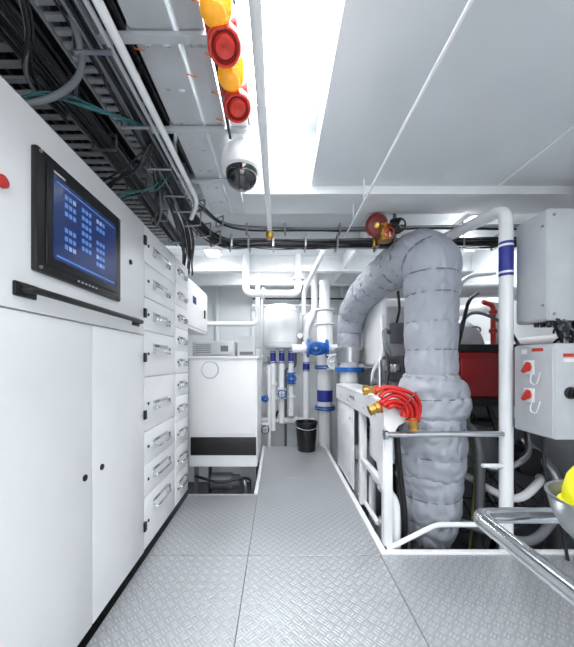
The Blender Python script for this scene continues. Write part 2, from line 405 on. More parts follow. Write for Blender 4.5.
# ================= CEILING: cables and trays =================
def tray(x0,x1,y0,y1,z,label,st=.16,w=.016):
    t=thing('cable_tray',label,'cable tray',((x0+x1)/2,(y0+y1)/2,z))
    for x in (x0,x1): B(x-.004,x+.004,y0,y1,z-.015,z+.05,GALD).make('side_rail',t)
    y=y0+.05; first=None
    while y<y1:
        if first is None:
            first=B(x0,x1,y-w,y+w,z,z+.012,GALD).make('rung',t); y_=y
        else:
            c=first.copy(); COL.objects.link(c); c.location=(0,y-y_,0)
        y+=st
    y=y0+.3
    while y<y1:
        G().cyl((x1,y,z+.05),(x1,y,2.8),.006,STL,n=6).make('hanger_rod',t); y+=.9
    return t
tray(-1.22,-.98,-.6,2.95,2.47,'galvanised cable ladder running above white cabinets',.065,.012)
tray(-.84,-.68,-.6,2.2,2.54,'narrow galvanised cable ladder under dark ceiling',.05,.011)
def cables(label,path,n,hw,hh,rr,mats,steps=10,name='cable_bundle',clamps=0,wob=.010):
    P=catmull(path,steps); T,N=frames(P); g=G()
    for c in range(n):
        a=random.uniform(-hw,hw); b=random.uniform(-hh,hh); ph=random.uniform(0,6); am=random.uniform(.003,wob); r=random.uniform(*rr); m=random.choice(mats)
        pts=[]
        for i,p in enumerate(P):
            Bv=T[i].cross(N[i])
            pts.append(p+Bv*(a+am*math.sin(ph+i*.35))+N[i]*(b+am*math.sin(ph*2+i*.23)))
        g.tube(pts,r,m,n=6)
    o=g.make(name,label=label,cat='cables',kind='stuff')
    if clamps:
        for i in range(clamps):
            k=int((i+.5)*len(P)/clamps); p=P[k]; Bv=T[k].cross(N[k]); X=Matrix((tuple(Bv)+(0,),tuple(T[k])+(0,),tuple(N[k])+(0,),(0,0,0,1))).transposed(); X.translation=p
            w=hw+.022; hh2=hh+.022
            G().box(-w,w,-.008,.008,-hh2,-hh2+.005,STL,M=X).box(-w,w,-.008,.008,hh2-.005,hh2,STL,M=X).box(-w,-w+.005,-.008,.008,-hh2,hh2,STL,M=X).box(w-.005,w,-.008,.008,-hh2,hh2,STL,M=X).make('cable_clamp',o)
    return o
K3=[CAB,CAB,CAB,CAB,CABG]; K4=[CAB,CAB,CABG]
cables('dense black cables laid on cable ladder above cabinets',[(-1.10,-.6,2.52),(-1.10,.6,2.52),(-1.10,1.8,2.52),(-1.10,2.9,2.52)],40,.10,.022,(.005,.010),K3)
cables('dark cable run strapped beside cable ladder',[(-.92,-.6,2.45),(-.92,.6,2.46),(-.91,1.6,2.45),(-.93,2.9,2.42)],26,.042,.02,(.004,.010),K3,clamps=10,wob=.014)
cables('black cables on narrow cable ladder',[(-.76,-.6,2.585),(-.76,.8,2.585),(-.76,2.2,2.585)],30,.065,.018,(.005,.008),K3)
cables('black cable bundle sweeping across the overhead frame',[(-.645,-.6,2.45),(-.645,.8,2.44),(-.66,1.7,2.43),(-.67,2.35,2.42),(-.5,2.76,2.39),(0,2.8,2.39),(.9,2.8,2.39),(1.9,2.8,2.40),(2.6,2.8,2.41)],34,.045,.036,(.004,.009),K4,16,clamps=22,wob=.014)
cables('second thinner cable bundle over the overhead frame',[(-.66,2.3,2.54),(-.4,2.74,2.51),(.3,2.76,2.50),(1.3,2.76,2.51),(2.6,2.76,2.52)],8,.02,.018,(.003,.006),K4,14,clamps=8)
cables('black cables in upper space beside dark ceiling',[(-.9,-.6,2.70),(-.9,.9,2.70),(-.9,2.25,2.70)],34,.28,.05,(.006,.012),K3)
cables('black cables dropping from tray to switchgear',[(-.68,1.8,2.42),(-.76,2.5,2.38),(-.86,2.9,2.3),(-.95,3.2,2.22)],16,.05,.03,(.004,.008),K3)
cables('teal cables curving down to the cabinet top',[(-.64,1.45,2.40),(-.72,1.32,2.37),(-.84,1.2,2.33),(-.95,1.15,2.29),(-1.08,1.15,2.215)],4,.012,.012,(.003,.005),[TEAL])
cables('second group of teal cables reaching the cabinet top',[(-.64,1.8,2.42),(-.72,1.82,2.35),(-.86,1.78,2.28),(-1.0,1.75,2.215)],3,.012,.012,(.003,.005),[TEAL,CAB])
cables('black cable loop drooping over cabinet top',[(-.64,1.55,2.41),(-.74,1.6,2.34),(-.88,1.65,2.29),(-1.05,1.7,2.215)],4,.015,.015,(.004,.007),[CAB])
cables('sagging black cable loop between cable ladders',[(-.70,.75,2.50),(-.78,.95,2.38),(-.92,1.15,2.36),(-1.0,1.45,2.45)],5,.018,.018,(.004,.008),K3)
cables('sagging black cable loop near switchgear top',[(-.68,1.6,2.48),(-.76,1.95,2.34),(-.90,2.25,2.33),(-1.0,2.5,2.44)],5,.018,.018,(.004,.008),K3)
pipe('grey flexible conduit curving onto cabinet top',[(-.66,.95,2.44),(-.70,1.12,2.37),(-.85,1.17,2.31),(-1.0,1.10,2.215)],.012,CABG,bend=.12,name='conduit',cat='conduit',n=10)
pipe('long white conduit running under the overhead plates',[(-.54,-.6,2.38),(-.54,2.05,2.38),(-.64,2.25,2.36)],.016,WH,name='conduit',cat='conduit',bend=.08,n=10,clips=[((-.54,.3,2.38),(-.54,.3,2.62)),((-.54,1.6,2.38),(-.54,1.6,2.62))])
pipe('thin white conduit beside thicker conduit',[(-.585,-.6,2.40),(-.585,2.2,2.40)],.009,GRYP,name='conduit',cat='conduit',n=8)
pipe('thin grey conduit beside cable bundle',[(-.61,-.6,2.39),(-.61,2.25,2.39)],.006,CABG,name='conduit',cat='conduit',n=8)
for i,y in enumerate((.2,.62,1.04,1.46,1.88)):
    g=B(-.62,-.13,y,y+.03,2.415,2.43,GALV); g.box(-.52,-.50,y+.005,y+.02,2.43,2.62,GALV)
    g.make('support_bracket',label='galvanised bracket hung from ceiling carrying conduits',cat='bracket',group='overhead brackets')
t=thing('perforated_tray','grey-white overhead plates with narrow cross slots','cable tray',(-.40,.9,2.50))
for x0,x1 in ((-.505,-.36),(-.34,-.25)):
    g=G(); y=-.5
    while y<2.2:
        xm=(x0+x1)/2
        g.box(x0,x1,y,y+.165,2.435,2.44,GALV)
        for (a,b) in ((x0,x0+.03),(xm-.02,xm+.02),(x1-.03,x1)): g.box(a,b,y+.165,y+.178,2.435,2.44,GALV)
        y+=.178
    g.box(x0,x0+.004,-.5,2.2,2.44,2.47,GALV); g.box(x1-.004,x1,-.5,2.2,2.44,2.47,GALV)
    g.make('tray_plate',t)
for (x,y,z) in ((-.26,.95,2.43),(-.25,1.12,2.43),(-.26,1.28,2.43),(-.34,1.2,2.43),(-.27,1.42,2.43),(-.5,1.1,2.43),(-.5,1.5,2.43)):
    G().cyl((x-.02,y,z+.003),(x+.02,y+.004,z-.006),.0022,ORG,n=6).make('cable_tie',label='small orange cable tie on overhead tray',cat='cable tie',group='orange cable ties')
t=thing('alarm_rail','white channel rail holding alarms under the ceiling','rail',(-.18,.9,2.42))
B(-.225,-.145,-.3,1.70,2.43,2.455,WH,bev=.003).make('rail_channel',t)
for y in (.1,.8,1.55): B(-.225,-.21,y,y+.03,2.455,2.62,WH).make('rail_hanger',t)
pipe('black cable along alarm rail',[(-.232,-.2,2.42),(-.232,1.2,2.42),(-.235,1.5,2.40)],.007,CAB,name='cable',cat='cable',n=8)
def beacon(x,y):
    t=thing('alarm_beacon','amber warning beacon with domed lens hanging from alarm rail','warning light',(x,y,2.43),'amber beacons')
    G().lathe([(.035,0),(.042,-.004),(.042,-.018),(.034,-.022),(0,-.022)],(x,y,2.43),(0,0,1),BLK).make('beacon_base',t)
    pr=[(.047,-.020)]
    for i in range(11): pr.append((.047-.003*(i%2),-.026-i*.006))
    pr+=[(.042,-.096),(.034,-.106),(.016,-.112),(0,-.113)]
    G().lathe(pr,(x,y,2.43),(0,0,1),AMB).make('beacon_lens',t)
    return t
def sounder(x,y):
    t=thing('alarm_sounder','chunky red plastic alarm sounder hanging from alarm rail','alarm horn',(x,y,2.43),'red alarm horns')
    g=G().box(x-.054,x+.054,y-.045,y+.045,2.365,2.43,RED,bev=.014)
    for sx in (-.046,.046): g.cyl((x+sx,y+.032,2.356),(x+sx,y+.032,2.37),.008,STL,n=8)
    g.make('sounder_body',t)
    ax=Vector((.15,-.38,-.90))
    c=Vector((x,y+.002,2.375))
    G().lathe([(.042,0),(.044,.02),(.040,.026),(.040,.034),(.052,.040),(.054,.078),(.050,.084),(.044,.084),(.042,.072),(0,.068)],c,ax,RED).make('horn',t)
    g=G().lathe([(.030,.067),(.034,.078),(.028,.086),(.012,.086),(0,.080)],c,ax,RED,n=20)
    g.ring(c+ax.normalized()*.076,ax,.037,.0025,REDD); g.make('horn_plug',t)
    return t
b=beacon(-.186,.910); dup(b,(.012,.215,0))
s=sounder(-.182,1.00); dup(s,(.010,.235,0))
t=thing('dome_camera','white dome surveillance camera with smoked lens dome','camera',(-.19,1.60,2.43))
G().lathe([(.03,0),(.03,-.015),(.06,-.02),(.098,-.03),(.108,-.045),(.108,-.115),(.102,-.13),(.090,-.136),(0,-.136)],(-.19,1.60,2.43),(0,0,1),WH).make('camera_housing',t)
G().lathe([(.084,-.134),(.084,-.148),(.080,-.172),(.066,-.200),(.042,-.217),(.016,-.225),(0,-.226)],(-.19,1.60,2.43),(0,0,1),DOME).make('camera_dome',t)
t=thing('overhead_rail','white round overhead rail ending in a brass cap','rail',(-.062,.8,2.27))
G().cyl((-.062,-1.5,2.27),(-.062,2.26,2.27),.018,WH).make('rail_tube',t)
G().lathe([(.016,0),(.028,.004),(.030,.035),(.022,.055),(.01,.065),(0,.065)],(-.062,2.25,2.265),(0,0,-1),BRS).make('rail_cap',t)
for y in (.0,2.18): G().cyl((-.062,y,2.28),(-.062 if y>1 else -.15,y,2.62 if y>1 else 2.45),.008,WH).make('rail_hanger',t)
t=thing('hoist_rail','thin white hoist rail hung beneath the ceiling panel','rail',(.62,.8,2.46))
G().cyl((.62,-1.5,2.46),(.62,3.37,2.46),.0085,WH,n=10).make('rail_tube',t)
for y,z in ((.3,2.62),(2.2,2.62),(2.5,2.6),(3.35,2.57)): G().cyl((.62,y,2.46),(.62,y,z),.005,WH,n=8).make('rail_hanger',t)
valve('brass overhead valve with dark red handwheel',(.87,2.75,2.52),(0,0,1),(-.1,-1,-.3),r=.035,body=BRS,wheel=REDD,wr=.085,stem=.09,disc=True)
valve('second brass overhead valve with small red wheel',(.93,2.66,2.42),(0,0,1),(.2,-1,-.3),r=.038,body=BRS,wheel=RED,wr=.045,stem=.07)
pipe('brass pipe stub dropping from the ceiling',[(.87,2.75,2.78),(.87,2.75,2.34)],.022,BRS,name='pipe')
valve('dark overhead valve with black handwheel',(1.04,2.70,2.50),(0,0,1),(0,-1,-.3),r=.030,body=ENG,wheel=BLK,wr=.055,stem=.08)
pipe('dark pipe stub dropping from the ceiling',[(1.04,2.72,2.78),(1.04,2.72,2.3)],.016,ENG2)

# ================= FAR AREA =================
pipe('white ceiling pipe bending down and across',[(-.44,4.2,2.78),(-.44,4.2,2.24),(.28,4.2,2.24),(.28,4.2,2.78)],.05,fl=[((-.2,4.2,2.24),(1,0,0)),((.28,4.2,2.45),(0,0,1))])
pipe('white pipe along end bulkhead',[(-1.65,4.5,1.86),(-.3,4.5,1.86),(-.3,4.5,2.78)],.035)
pipe('white pipe rising diagonally toward the ceiling',[(.33,3.9,1.9),(.33,3.9,2.2),(.55,3.5,2.62),(.55,3.5,2.78)],.028)
t=thing('water_heater','white cylindrical water heater on end bulkhead','water heater',(.05,4.95,1.5))
hx,hy=.045,4.95
G().lathe([(.18,0),(.25,.015),(.28,.06),(.28,.62),(.25,.68),(.16,.71),(0,.72)],(hx,hy,1.51),(0,0,1),WH,n=44).make('tank',t)
G().ring((hx,hy,1.60),(0,0,1),.28,.004,GALV).ring((hx,hy,2.10),(0,0,1),.28,.004,GALV).make('tank_band',t)
B(-.05,.15,5.22,5.598,1.6,2.1,WH).make('wall_bracket',t)
for i,x in enumerate((-.08,.06,.21)):
    pipe('white vertical pipe with blue marker under water heater',[(x,4.9,1.53),(x,4.9,.2+.12*i)],.044,mk=[((x,4.9,1.48),(x,4.9,1.28))],fl=[((x,4.9,.95-.1*i),(0,0,1))],group='heater pipes')
valve('small blue gate valve on heater pipe',(.21,4.86,1.04),(0,0,1),(0,-1,0),r=.05,wr=.07,body=BLUV)
valve('small blue gate valve lower on heater pipe',(.06,4.86,.80),(0,0,1),(0,-1,0),r=.045,wr=.06,body=WH)
valve('small blue valve on low manifold',(-.2,4.9,.72),(1,0,0),(0,-1,0),r=.045,wr=.05,body=BLUV)
pipe('white manifold pipe low on bulkhead',[(-.35,4.95,.2),(-.35,4.95,.72),(-.02,4.95,.72)],.05,fl=[((-.35,4.95,.45),(0,0,1))])
pipe('white low horizontal pipe',[(-.5,5.1,.32),(.6,5.1,.32)],.055,fl=[((.3,5.1,.32),(1,0,0)),((-.1,5.1,.32),(1,0,0))])
pipe('dark pipe behind heater pipes',[(.13,5.2,-.9),(.13,5.2,1.2),(.30,5.2,1.2),(.30,5.2,1.6)],.022,ENG2)
valve('white valve with dark wheel beside bucket',(-.2,4.85,.25),(0,0,1),(0,-1,0),r=.045,body=WH,wheel=BLK,wr=.06)
def gauge(p,label='small round pressure gauge with white dial on pipework'):
    p=Vector(p); t=thing('pressure_gauge',label,'gauge',p,'pressure gauges')
    G().lathe([(.045,.0),(.05,-.01),(.05,-.03),(.044,-.034),(.04,-.028)],p,(0,1,0),STL,n=24).make('gauge_case',t)
    G().lathe([(.041,-.026),(0,-.026)],p,(0,1,0),WH,n=24).box(p.x-.003,p.x+.003,p.y-.03,p.y-.027,p.z,p.z+.03,BLK).make('gauge_dial',t)
    G().cyl(p+Vector((0,-.01,-.13)),p+Vector((0,-.01,-.045)),.008,BRS,n=8).make('gauge_stem',t)
    return t
ga=gauge((.33,4.62,1.70)); dup(ga,(-.5,.3,-.55))
for (x,z,w,hh) in ((-.38,1.35,.16,.22),(-.42,.95,.12,.16),(1.0,1.35,.2,.25)):
    t=thing('wall_box','small grey electrical box on end bulkhead','electrical box',(x,5.56,z),'bulkhead boxes')
    B(x-w/2,x+w/2,5.46,5.6,z,z+hh,GRYP,bev=.006).make('box_body',t)
    B(x-w*.4,x+w*.4,5.452,5.46,z+.03,z+hh-.03,WH,bev=.003).make('box_cover',t)
for k,(pts,r,m) in enumerate((([(-.28,5.3,1.0),(-.28,5.3,2.0),(-.28,5.3,2.78)],.018,WH),([(-.16,5.3,.3),(-.16,5.3,1.4),(-.3,5.3,1.4)],.015,STL),
    ([(-.3,5.2,.1),(-.1,5.0,.25),(.0,5.0,.5)],.018,CAB),([(-.45,5.4,2.3),(.9,5.4,2.3)],.02,WH),([(-.45,5.4,2.42),(1.5,5.4,2.42)],.014,CAB))):
    pipe('thin service pipe on end bulkhead',pts,r,m,bend=.06,group='service pipes',n=10)
t=thing('bucket','black round plastic bucket standing at end of walkway','bucket',(.42,4.5,0))
G().lathe([(0,0),(.125,0),(.13,.01),(.158,.40),(.166,.405),(.166,.425),(.152,.425),(.148,.40),(.12,.02),(0,.02)],(.42,4.5,0),(0,0,1),BLK).make('bucket_body',t)
G().tube(catmull([(.26,4.5,.40),(.28,4.36,.36),(.42,4.33,.33),(.56,4.36,.36),(.58,4.5,.40)],6),.005,STL,n=6).make('bucket_handle',t)
t=thing('pressure_vessel','fat white vertical pipe with blue bands behind the walkway','pipe',(.74,4.82,-.9))
G().lathe([(.10,-.9),(.10,.56),(.12,.60),(.12,1.20),(.125,1.24),(.125,2.05),(.10,2.12),(.085,2.14),(.085,2.58)],(.74,4.82,0),(0,0,1),WH,n=36).make('vessel_body',t)
for z in (.58,1.22): G().cyl((.74,4.82,z-.03),(.74,4.82,z+.03),.158,BLUV,n=30).cyl((.74,4.82,z-.006),(.74,4.82,z+.006),.168,STL,n=30).make('blue_flange',t)
for z in (1.9,2.12): G().cyl((.74,4.82,z-.012),(.74,4.82,z+.012),.155,WH,n=30).make('flange',t)
G().cyl((.74,4.82,.68),(.74,4.82,.86),.123,BLUE,n=30).make('pipe_marker',t)
valve('large blue valve on tall white pipe',(.58,4.5,1.50),(1,0,0),(-.3,-1,0),r=.085,wr=.08)
valve('white valve with handwheel above pipe junction',(.80,4.42,1.30),(0,0,1),(0,-1,0),r=.06,body=WH,wheel=WH,wr=.1)
pipe('white branch pipe with elbow',[(.22,4.62,1.50),(.8,4.6,1.50),(1.0,4.6,1.5),(1.0,4.6,.8)],.065,fl=[((.38,4.62,1.5),(1,0,0))])
pipe('curved white vent pipe beside valves',[(.46,4.98,-.9),(.46,4.98,1.85),(.60,4.98,2.15),(.60,4.98,2.78)],.055,mk=[((.46,4.98,1.3),(.46,4.98,1.15))])
t=thing('expansion_tank','white rounded expansion tank beside valve station','tank',(.62,5.2,1.4))
G().lathe([(0,0),(.12,.02),(.2,.08),(.23,.18),(.23,.45),(.2,.55),(.12,.61),(0,.63)],(.64,5.25,1.55),(0,0,1),WH,n=36).make('tank_shell',t)
B(.55,.70,5.4,5.598,1.7,1.8,WH).make('tank_bracket',t)
pipe('white pipe with blue marker near exhaust elbow',[(1.10,4.35,.9),(1.10,4.35,2.0),(1.3,4.35,2.5)],.045,mk=[((1.10,4.35,1.95),(1.10,4.35,1.72))],fl=[((1.10,4.35,1.6),(0,0,1))])

# ================= EXHAUST =================
def jacket(path,rads,parent,fold=.10,name='insulation_jacket',step=.008,seed=0,puff=.05,nq=.2,tie=True):
    rnd=random.Random(seed+3)
    P=catmull(path,40); RR=[]
    n0=len(path)-1
    for i in range(len(P)):
        t=i/40; k=min(int(t),n0-1); u=t-k; RR.append(rads[k]*(1-u)+rads[k+1]*u)
    out=[P[0]];ro=[RR[0]];acc=0;D=[0];tot=0
    for i in range(1,len(P)):
        L=(P[i]-P[i-1]).length; ns=max(1,int(L/step))
        for q in range(ns):
            f=(q+1)/ns; tot+=L/ns; acc+=L/ns
            if acc>=step: out.append(P[i-1].lerp(P[i],f));ro.append(RR[i-1]+(RR[i]-RR[i-1])*f);D.append(tot);acc=0
    bd=[0]
    while bd[-1]<tot: bd.append(bd[-1]+nq*rnd.uniform(.75,1.25))
    off=[rnd.uniform(0,6) for _ in bd]
    def cell(d):
        for k in range(len(bd)-1):
            if d<bd[k+1]: return k,(d-bd[k])/(bd[k+1]-bd[k])
        return len(bd)-1,1
    def rf(i,a,p):
        ca,sa=math.cos(a),math.sin(a)
        d=D[i]+.012*noise.noise(Vector((ca*1.8,sa*1.8,seed+D[i])))
        k,q=cell(max(0,d)); s=abs(math.sin(math.pi*q))
        f=1+puff*(s**.5-.8)
        f+=fold*.34*noise.noise(Vector((ca*1.5,sa*1.5,D[i]*3.5+seed)))
        wv=math.sin(D[i]*48+4.5*noise.noise(Vector((ca*1.6+seed,sa*1.6,D[i]*2.5)))+off[k])
        f+=fold*.12*wv*s*max(0,.5+1.2*noise.noise(Vector((ca*1.7,sa*1.7+3,D[i]*4+seed))))
        u=noise.noise(Vector((ca*2+seed,sa*2,D[i]*6+off[k]*.3)))
        f-=fold*.14*math.exp(-(u/.10)**2)*(.4+.6*s)
        ph=2.5*noise.noise(Vector((ca*3,sa*3,k*5.1)))
        f+=fold*.20*((1-s)**1.2)*math.sin(a*15+off[k]*3+ph)
        return f
    G().tube(out,ro,JAC,n=140,rf=rf).make(name,parent,ang=180)
    if tie:
        T,N=frames(out)
        for b in bd[1:-1]:
            j=min(range(len(D)),key=lambda q:abs(D[q]-b))
            if j<4 or j>len(out)-5: continue
            X=Vector((rnd.uniform(-.02,.02),rnd.uniform(-.02,.02),rnd.uniform(-.02,.02)))
            G().ring(out[j],T[j]+X,ro[j]*(1-puff*.74),.005,STRP,n=40).make('strap',parent)
ex=thing('exhaust_pipe','large exhaust pipe wrapped in quilted silver insulation rising from engine','exhaust pipe',(1.25,2.5,-.9))
jacket([(1.25,2.5,.80),(1.25,2.5,1.3),(1.252,2.5,1.85),(1.252,2.52,2.10),(1.215,2.69,2.225),(1.15,3.0,2.225),(1.07,3.4,2.165),(1.0,3.72,2.06),(.955,3.95,1.90),(.94,4.02,1.7),(.94,4.02,1.48)],
       [.198,.198,.205,.225,.215,.20,.19,.18,.17,.16,.155],ex,nq=.21,fold=.17,puff=.085)
jacket([(1.26,2.49,.84),(1.258,2.49,.90),(1.255,2.49,1.0),(1.25,2.5,1.13),(1.25,2.5,1.2)],[.235,.262,.27,.25,.205],ex,fold=.24,seed=4,nq=.19,puff=.10)
jacket([(1.235,2.49,.38),(1.237,2.49,.44),(1.24,2.49,.62),(1.25,2.49,.82),(1.25,2.49,.88)],[.22,.25,.262,.255,.22],ex,fold=.25,seed=14,nq=.19,puff=.10)
jacket([(1.25,2.5,-.15),(1.24,2.49,.1),(1.235,2.49,.38),(1.235,2.49,.42)],[.16,.22,.245,.22],ex,fold=.25,seed=24,nq=.18,puff=.10)
G().cyl((.94,4.02,1.30),(.94,4.02,1.49),.165,STL,n=30).cyl((.94,4.02,1.45),(.94,4.02,1.48),.19,STL,n=30).cyl((.94,4.02,.4),(.94,4.02,1.3),.12,WH,n=30).make('exhaust_flange',ex)
G().cyl((.94,4.02,1.17),(.94,4.02,1.23),.19,BLUV,n=30).make('blue_coupling',ex)
G().cyl((1.25,2.5,-.9),(1.25,2.5,-.1),.15,ENG2,n=24).make('exhaust_stub',ex)

# ================= ENGINE =================
en=thing('main_engine','dark diesel engine with glossy red covers in lowered bay','engine',(1.9,3.6,-.9))
g=B(1.15,2.4,2.85,4.9,-.6,.75,ENG,bev=.04); g.box(1.3,2.3,2.95,4.8,.75,.95,ENG2,bev=.03)
for i in range(5): g.box(1.09,1.16,3.0+i*.37,3.26+i*.37,-.2,.5,ENG2,bev=.02)
g.box(1.1,2.45,2.8,2.86,-.5,.7,ENG2,bev=.02)
g.make('engine_block',en)
g=G().box(1.48,2.35,2.78,3.25,.96,1.42,REDE,bev=.03,seg=3); g.box(1.66,1.98,2.765,2.80,1.02,1.34,REDE,bev=.01)
g.make('rocker_cover',en,label='glossy red engine cover')
B(1.14,1.48,2.82,3.22,.90,1.36,ENG,bev=.03).make('cylinder_head',en)
g=G().box(1.46,2.37,2.74,2.80,1.39,1.46,BLK,bev=.01).box(1.46,2.37,2.74,2.80,.90,.975,BLK,bev=.01).box(2.05,2.11,2.735,2.80,.94,1.42,BLK,bev=.005).box(1.50,1.545,2.735,2.80,.94,1.42,BLK,bev=.005)
g.make('cover_trim',en)
for i in range(4): G().lathe([(.035,0),(.04,.01),(.04,.04),(.03,.05),(0,.05)],(1.14,2.88+i*.09,1.24),(-1,0,0),STL,n=14).make('injector_cap',en)
for i in range(3): G().lathe([(.045,0),(.05,.01),(.05,.05),(.03,.06),(0,.06)],(1.14,2.9+i*.12,1.06),(-1,0,0),ENG2,n=14).make('port_cap',en)
B(1.15,2.3,3.3,4.7,.95,1.22,ENG2,bev=.05).make('rear_cover',en)
g=B(1.12,1.66,3.3,4.1,1.24,2.0,WH,bev=.06,seg=5)
g.make('air_housing',en,label='large white intake housing')
B(1.17,1.50,3.285,3.305,1.34,1.90,GALV,bev=.008).make('housing_cover',en)
for x in (1.20,1.47):
    for z in (1.37,1.62,1.87): G().cyl((x,3.27,z),(x,3.29,z),.012,STL,n=8).make('housing_bolt',en)
B(1.20,1.34,3.24,3.29,1.50,1.72,ENG2,bev=.012).make('actuator',en)
G().tube(fillet([(1.27,3.26,1.72),(1.27,3.18,1.85),(1.22,3.1,2.02)],.05),.014,BLK,n=8).make('actuator_cable',en)
G().tube(fillet([(1.64,3.5,1.75),(1.85,3.4,1.75),(1.95,3.1,1.6),(1.95,3.0,1.4)],.15),.09,GRYP,n=20).make('intake_duct',en)
G().ring((1.95,3.1,1.6),(0,.5,.8),.093,.010,STL).make('hose_clamp',en)
G().tube(fillet([(2.2,3.0,1.3),(2.2,3.0,1.85),(2.2,4.0,1.95)],.2),.06,WH,n=16).make('charge_air_pipe',en)
B(1.66,1.82,2.85,3.05,1.42,1.64,GRYP,bev=.015).make('sensor_box',en)
B(1.70,1.86,3.2,3.3,1.62,1.95,WH,bev=.012).make('sensor_box',en)
g=G().lathe([(.05,0),(.17,.03),(.2,.10),(.17,.18),(.07,.22)],(1.72,2.78,.55),(0,-1,.0),ENG2).lathe([(.10,0),(.12,.05),(.12,.2)],(2.15,2.78,.45),(0,-1,0),ENG)
g.make('turbocharger',en)
for (pts,r,m) in (([(1.5,2.8,.8),(1.62,2.5,.7),(1.62,2.45,.1),(1.7,2.6,-.5)],.035,ENG2),([(1.9,2.75,.9),(1.85,2.5,.5),(1.75,2.45,-.1),(1.75,2.7,-.6)],.022,BLK),
   ([(2.2,2.75,.6),(2.3,2.5,.3),(2.25,2.5,-.3)],.045,STL),([(1.0,2.85,.5),(1.0,2.5,.3),(.95,2.4,-.5)],.03,BLK),([(1.6,2.6,.95),(1.64,2.55,.5),(1.6,2.5,.1),(1.6,2.6,-.6)],.010,GRN),
   ([(1.1,2.9,-.1),(1.0,2.35,-.15),(1.5,2.3,-.25),(1.9,2.35,-.2)],.04,BLK),([(.9,3.4,.2),(.95,2.9,.25),(1.1,2.8,.6)],.05,ENG2),
   ([(1.65,2.7,.3),(1.8,2.35,.25),(2.05,2.4,.35),(2.3,2.7,.3)],.03,WH),([(1.55,2.8,.6),(1.7,2.45,.45),(1.95,2.4,.55),(2.2,2.7,.7)],.022,STL),
   ([(1.5,2.75,-.1),(1.62,2.35,.0),(1.9,2.3,-.05),(2.3,2.5,.05)],.035,PUMPG),
   ([(1.10,3.0,1.36),(1.06,3.0,1.48),(1.10,3.15,1.62),(1.2,3.28,1.62)],.025,CABG),([(1.68,2.85,1.45),(1.66,2.75,1.6),(1.75,2.8,1.85),(1.9,2.9,1.95)],.016,BLK),
   ([(1.6,2.8,1.5),(1.75,2.76,1.74),(2.1,2.85,1.66),(2.3,2.9,1.45)],.014,CABG),([(1.6,2.9,1.48),(1.64,2.8,1.9),(1.8,2.9,2.1),(2.2,3.1,2.2)],.02,WH),
   ([(1.05,3.4,.9),(1.02,3.2,1.1),(1.08,3.0,1.0),(1.1,2.9,.7)],.03,ENG2),([(1.08,2.9,.7),(1.0,2.95,.9),(1.04,3.1,1.3),(1.15,3.3,1.35)],.022,STL),
   ([(1.05,2.85,.85),(.99,2.8,1.02),(1.05,2.9,1.25),(1.08,3.1,1.5)],.014,BLK),([(1.02,3.3,1.05),(1.0,3.2,1.2),(1.06,3.1,1.4),(1.12,3.3,1.8)],.018,WH)):
    G().tube(catmull(pts,8),r,m,n=10).make('engine_hose',en)
for x in (1.0,2.3): B(x,x+.1,2.9,4.8,-.9,-.55,WH).make('engine_bed',en)
g=G()
for i in range(14): g.tube(catmull([(1.4+random.random()*.9,2.85,random.uniform(0,.9)),(1.4+random.random()*.9,2.66,random.uniform(-.3,.9)),(1.4+random.random()*.9,2.72,random.uniform(-.6,.4))],6),.007,CAB,n=6)
g.make('wiring',en)
fo=thing('foil_wrapped_pump','pump wrapped in crinkled silver foil beside engine base','pump',(.90,2.42,-.9))
G().lathe([(.10,0),(.13,.05),(.14,.3),(.135,.8),(.11,.95),(.0,1.0)],(.90,2.40,-.9),(0,0,1),ALU,n=24).make('foil_wrap',fo)
pp=thing('sea_water_pump','grey finned electric pump standing under the white frame','pump',(.90,2.95,-.9))
G().cyl((.90,2.95,-.9),(.90,2.95,-.1),.09,PUMPG,n=24).lathe([(.07,0),(.12,.03),(.14,.1),(.12,.2),(.08,.24)],(.90,2.95,-.12),(0,0,1),PUMPG).make('pump_casing',pp)
g=G().lathe([(.09,0),(.10,.01),(.10,.38),(.08,.42),(0,.43)],(.90,2.95,.12),(0,0,1),PUMPG)
for k in range(20):
    a=k*math.pi/10; X=Matrix.Translation((.90,2.95,.15))@Matrix.Rotation(a,4,'Z'); g.box(.095,.12,-.003,.003,0,.33,PUMPG,M=X)
g.make('pump_motor',pp)
pp2=thing('filter_housing','white vertical filter housing with steel clamp under the frame','filter',(.90,3.3,-.9))
G().lathe([(.1,0),(.1,1.15),(.13,1.16),(.13,1.22),(.1,1.24),(.07,1.30),(0,1.31)],(.90,3.28,-.9),(0,0,1),WH,n=28).make('filter_bowl',pp2)
G().ring((.90,3.28,.28),(0,0,1),.13,.012,STL).make('clamp_ring',pp2)
t=thing('control_box','grey control box hung inside the white frame','electrical box',(.9,2.6,.5))
B(.82,.96,2.5,2.72,.46,.76,GRYP,bev=.01).make('box_body',t)
B(.81,.82,2.52,2.70,.48,.74,WH,bev=.004).make('box_cover',t)
for y in (2.55,2.67): G().cyl((.88,y,.76),(.88,y,1.0),.008,STL,n=8).make('hanger_rod',t)
pipe('white pipe running under frame between pumps',[(.85,2.2,-.2),(.85,2.2,.3),(.85,2.75,.3),(.85,2.75,-.3)],.032,fl=[((.85,2.45,.3),(0,1,0))])
pipe('grey hose looping beneath frame',[(.95,2.6,-.9),(.95,2.6,.35),(.95,3.1,.5),(.95,3.6,.55),(.95,3.6,.2)],.03,CABG,bend=.2,name='hose',cat='hose')
pipe('black hose hanging inside white frame',[(.88,2.3,.9),(.90,2.26,.5),(.93,2.24,.2),(.95,2.3,-.9)],.022,BLK,bend=.1,name='hose',cat='hose')
pipe('red sprinkler pipe with elbows above engine',[(2.08,2.95,1.42),(2.08,2.95,1.85),(1.98,2.95,1.88)],.022,RED,bend=.04,fl=[((2.08,2.95,1.6),(0,0,1)),((2.08,2.95,1.78),(0,0,1))])
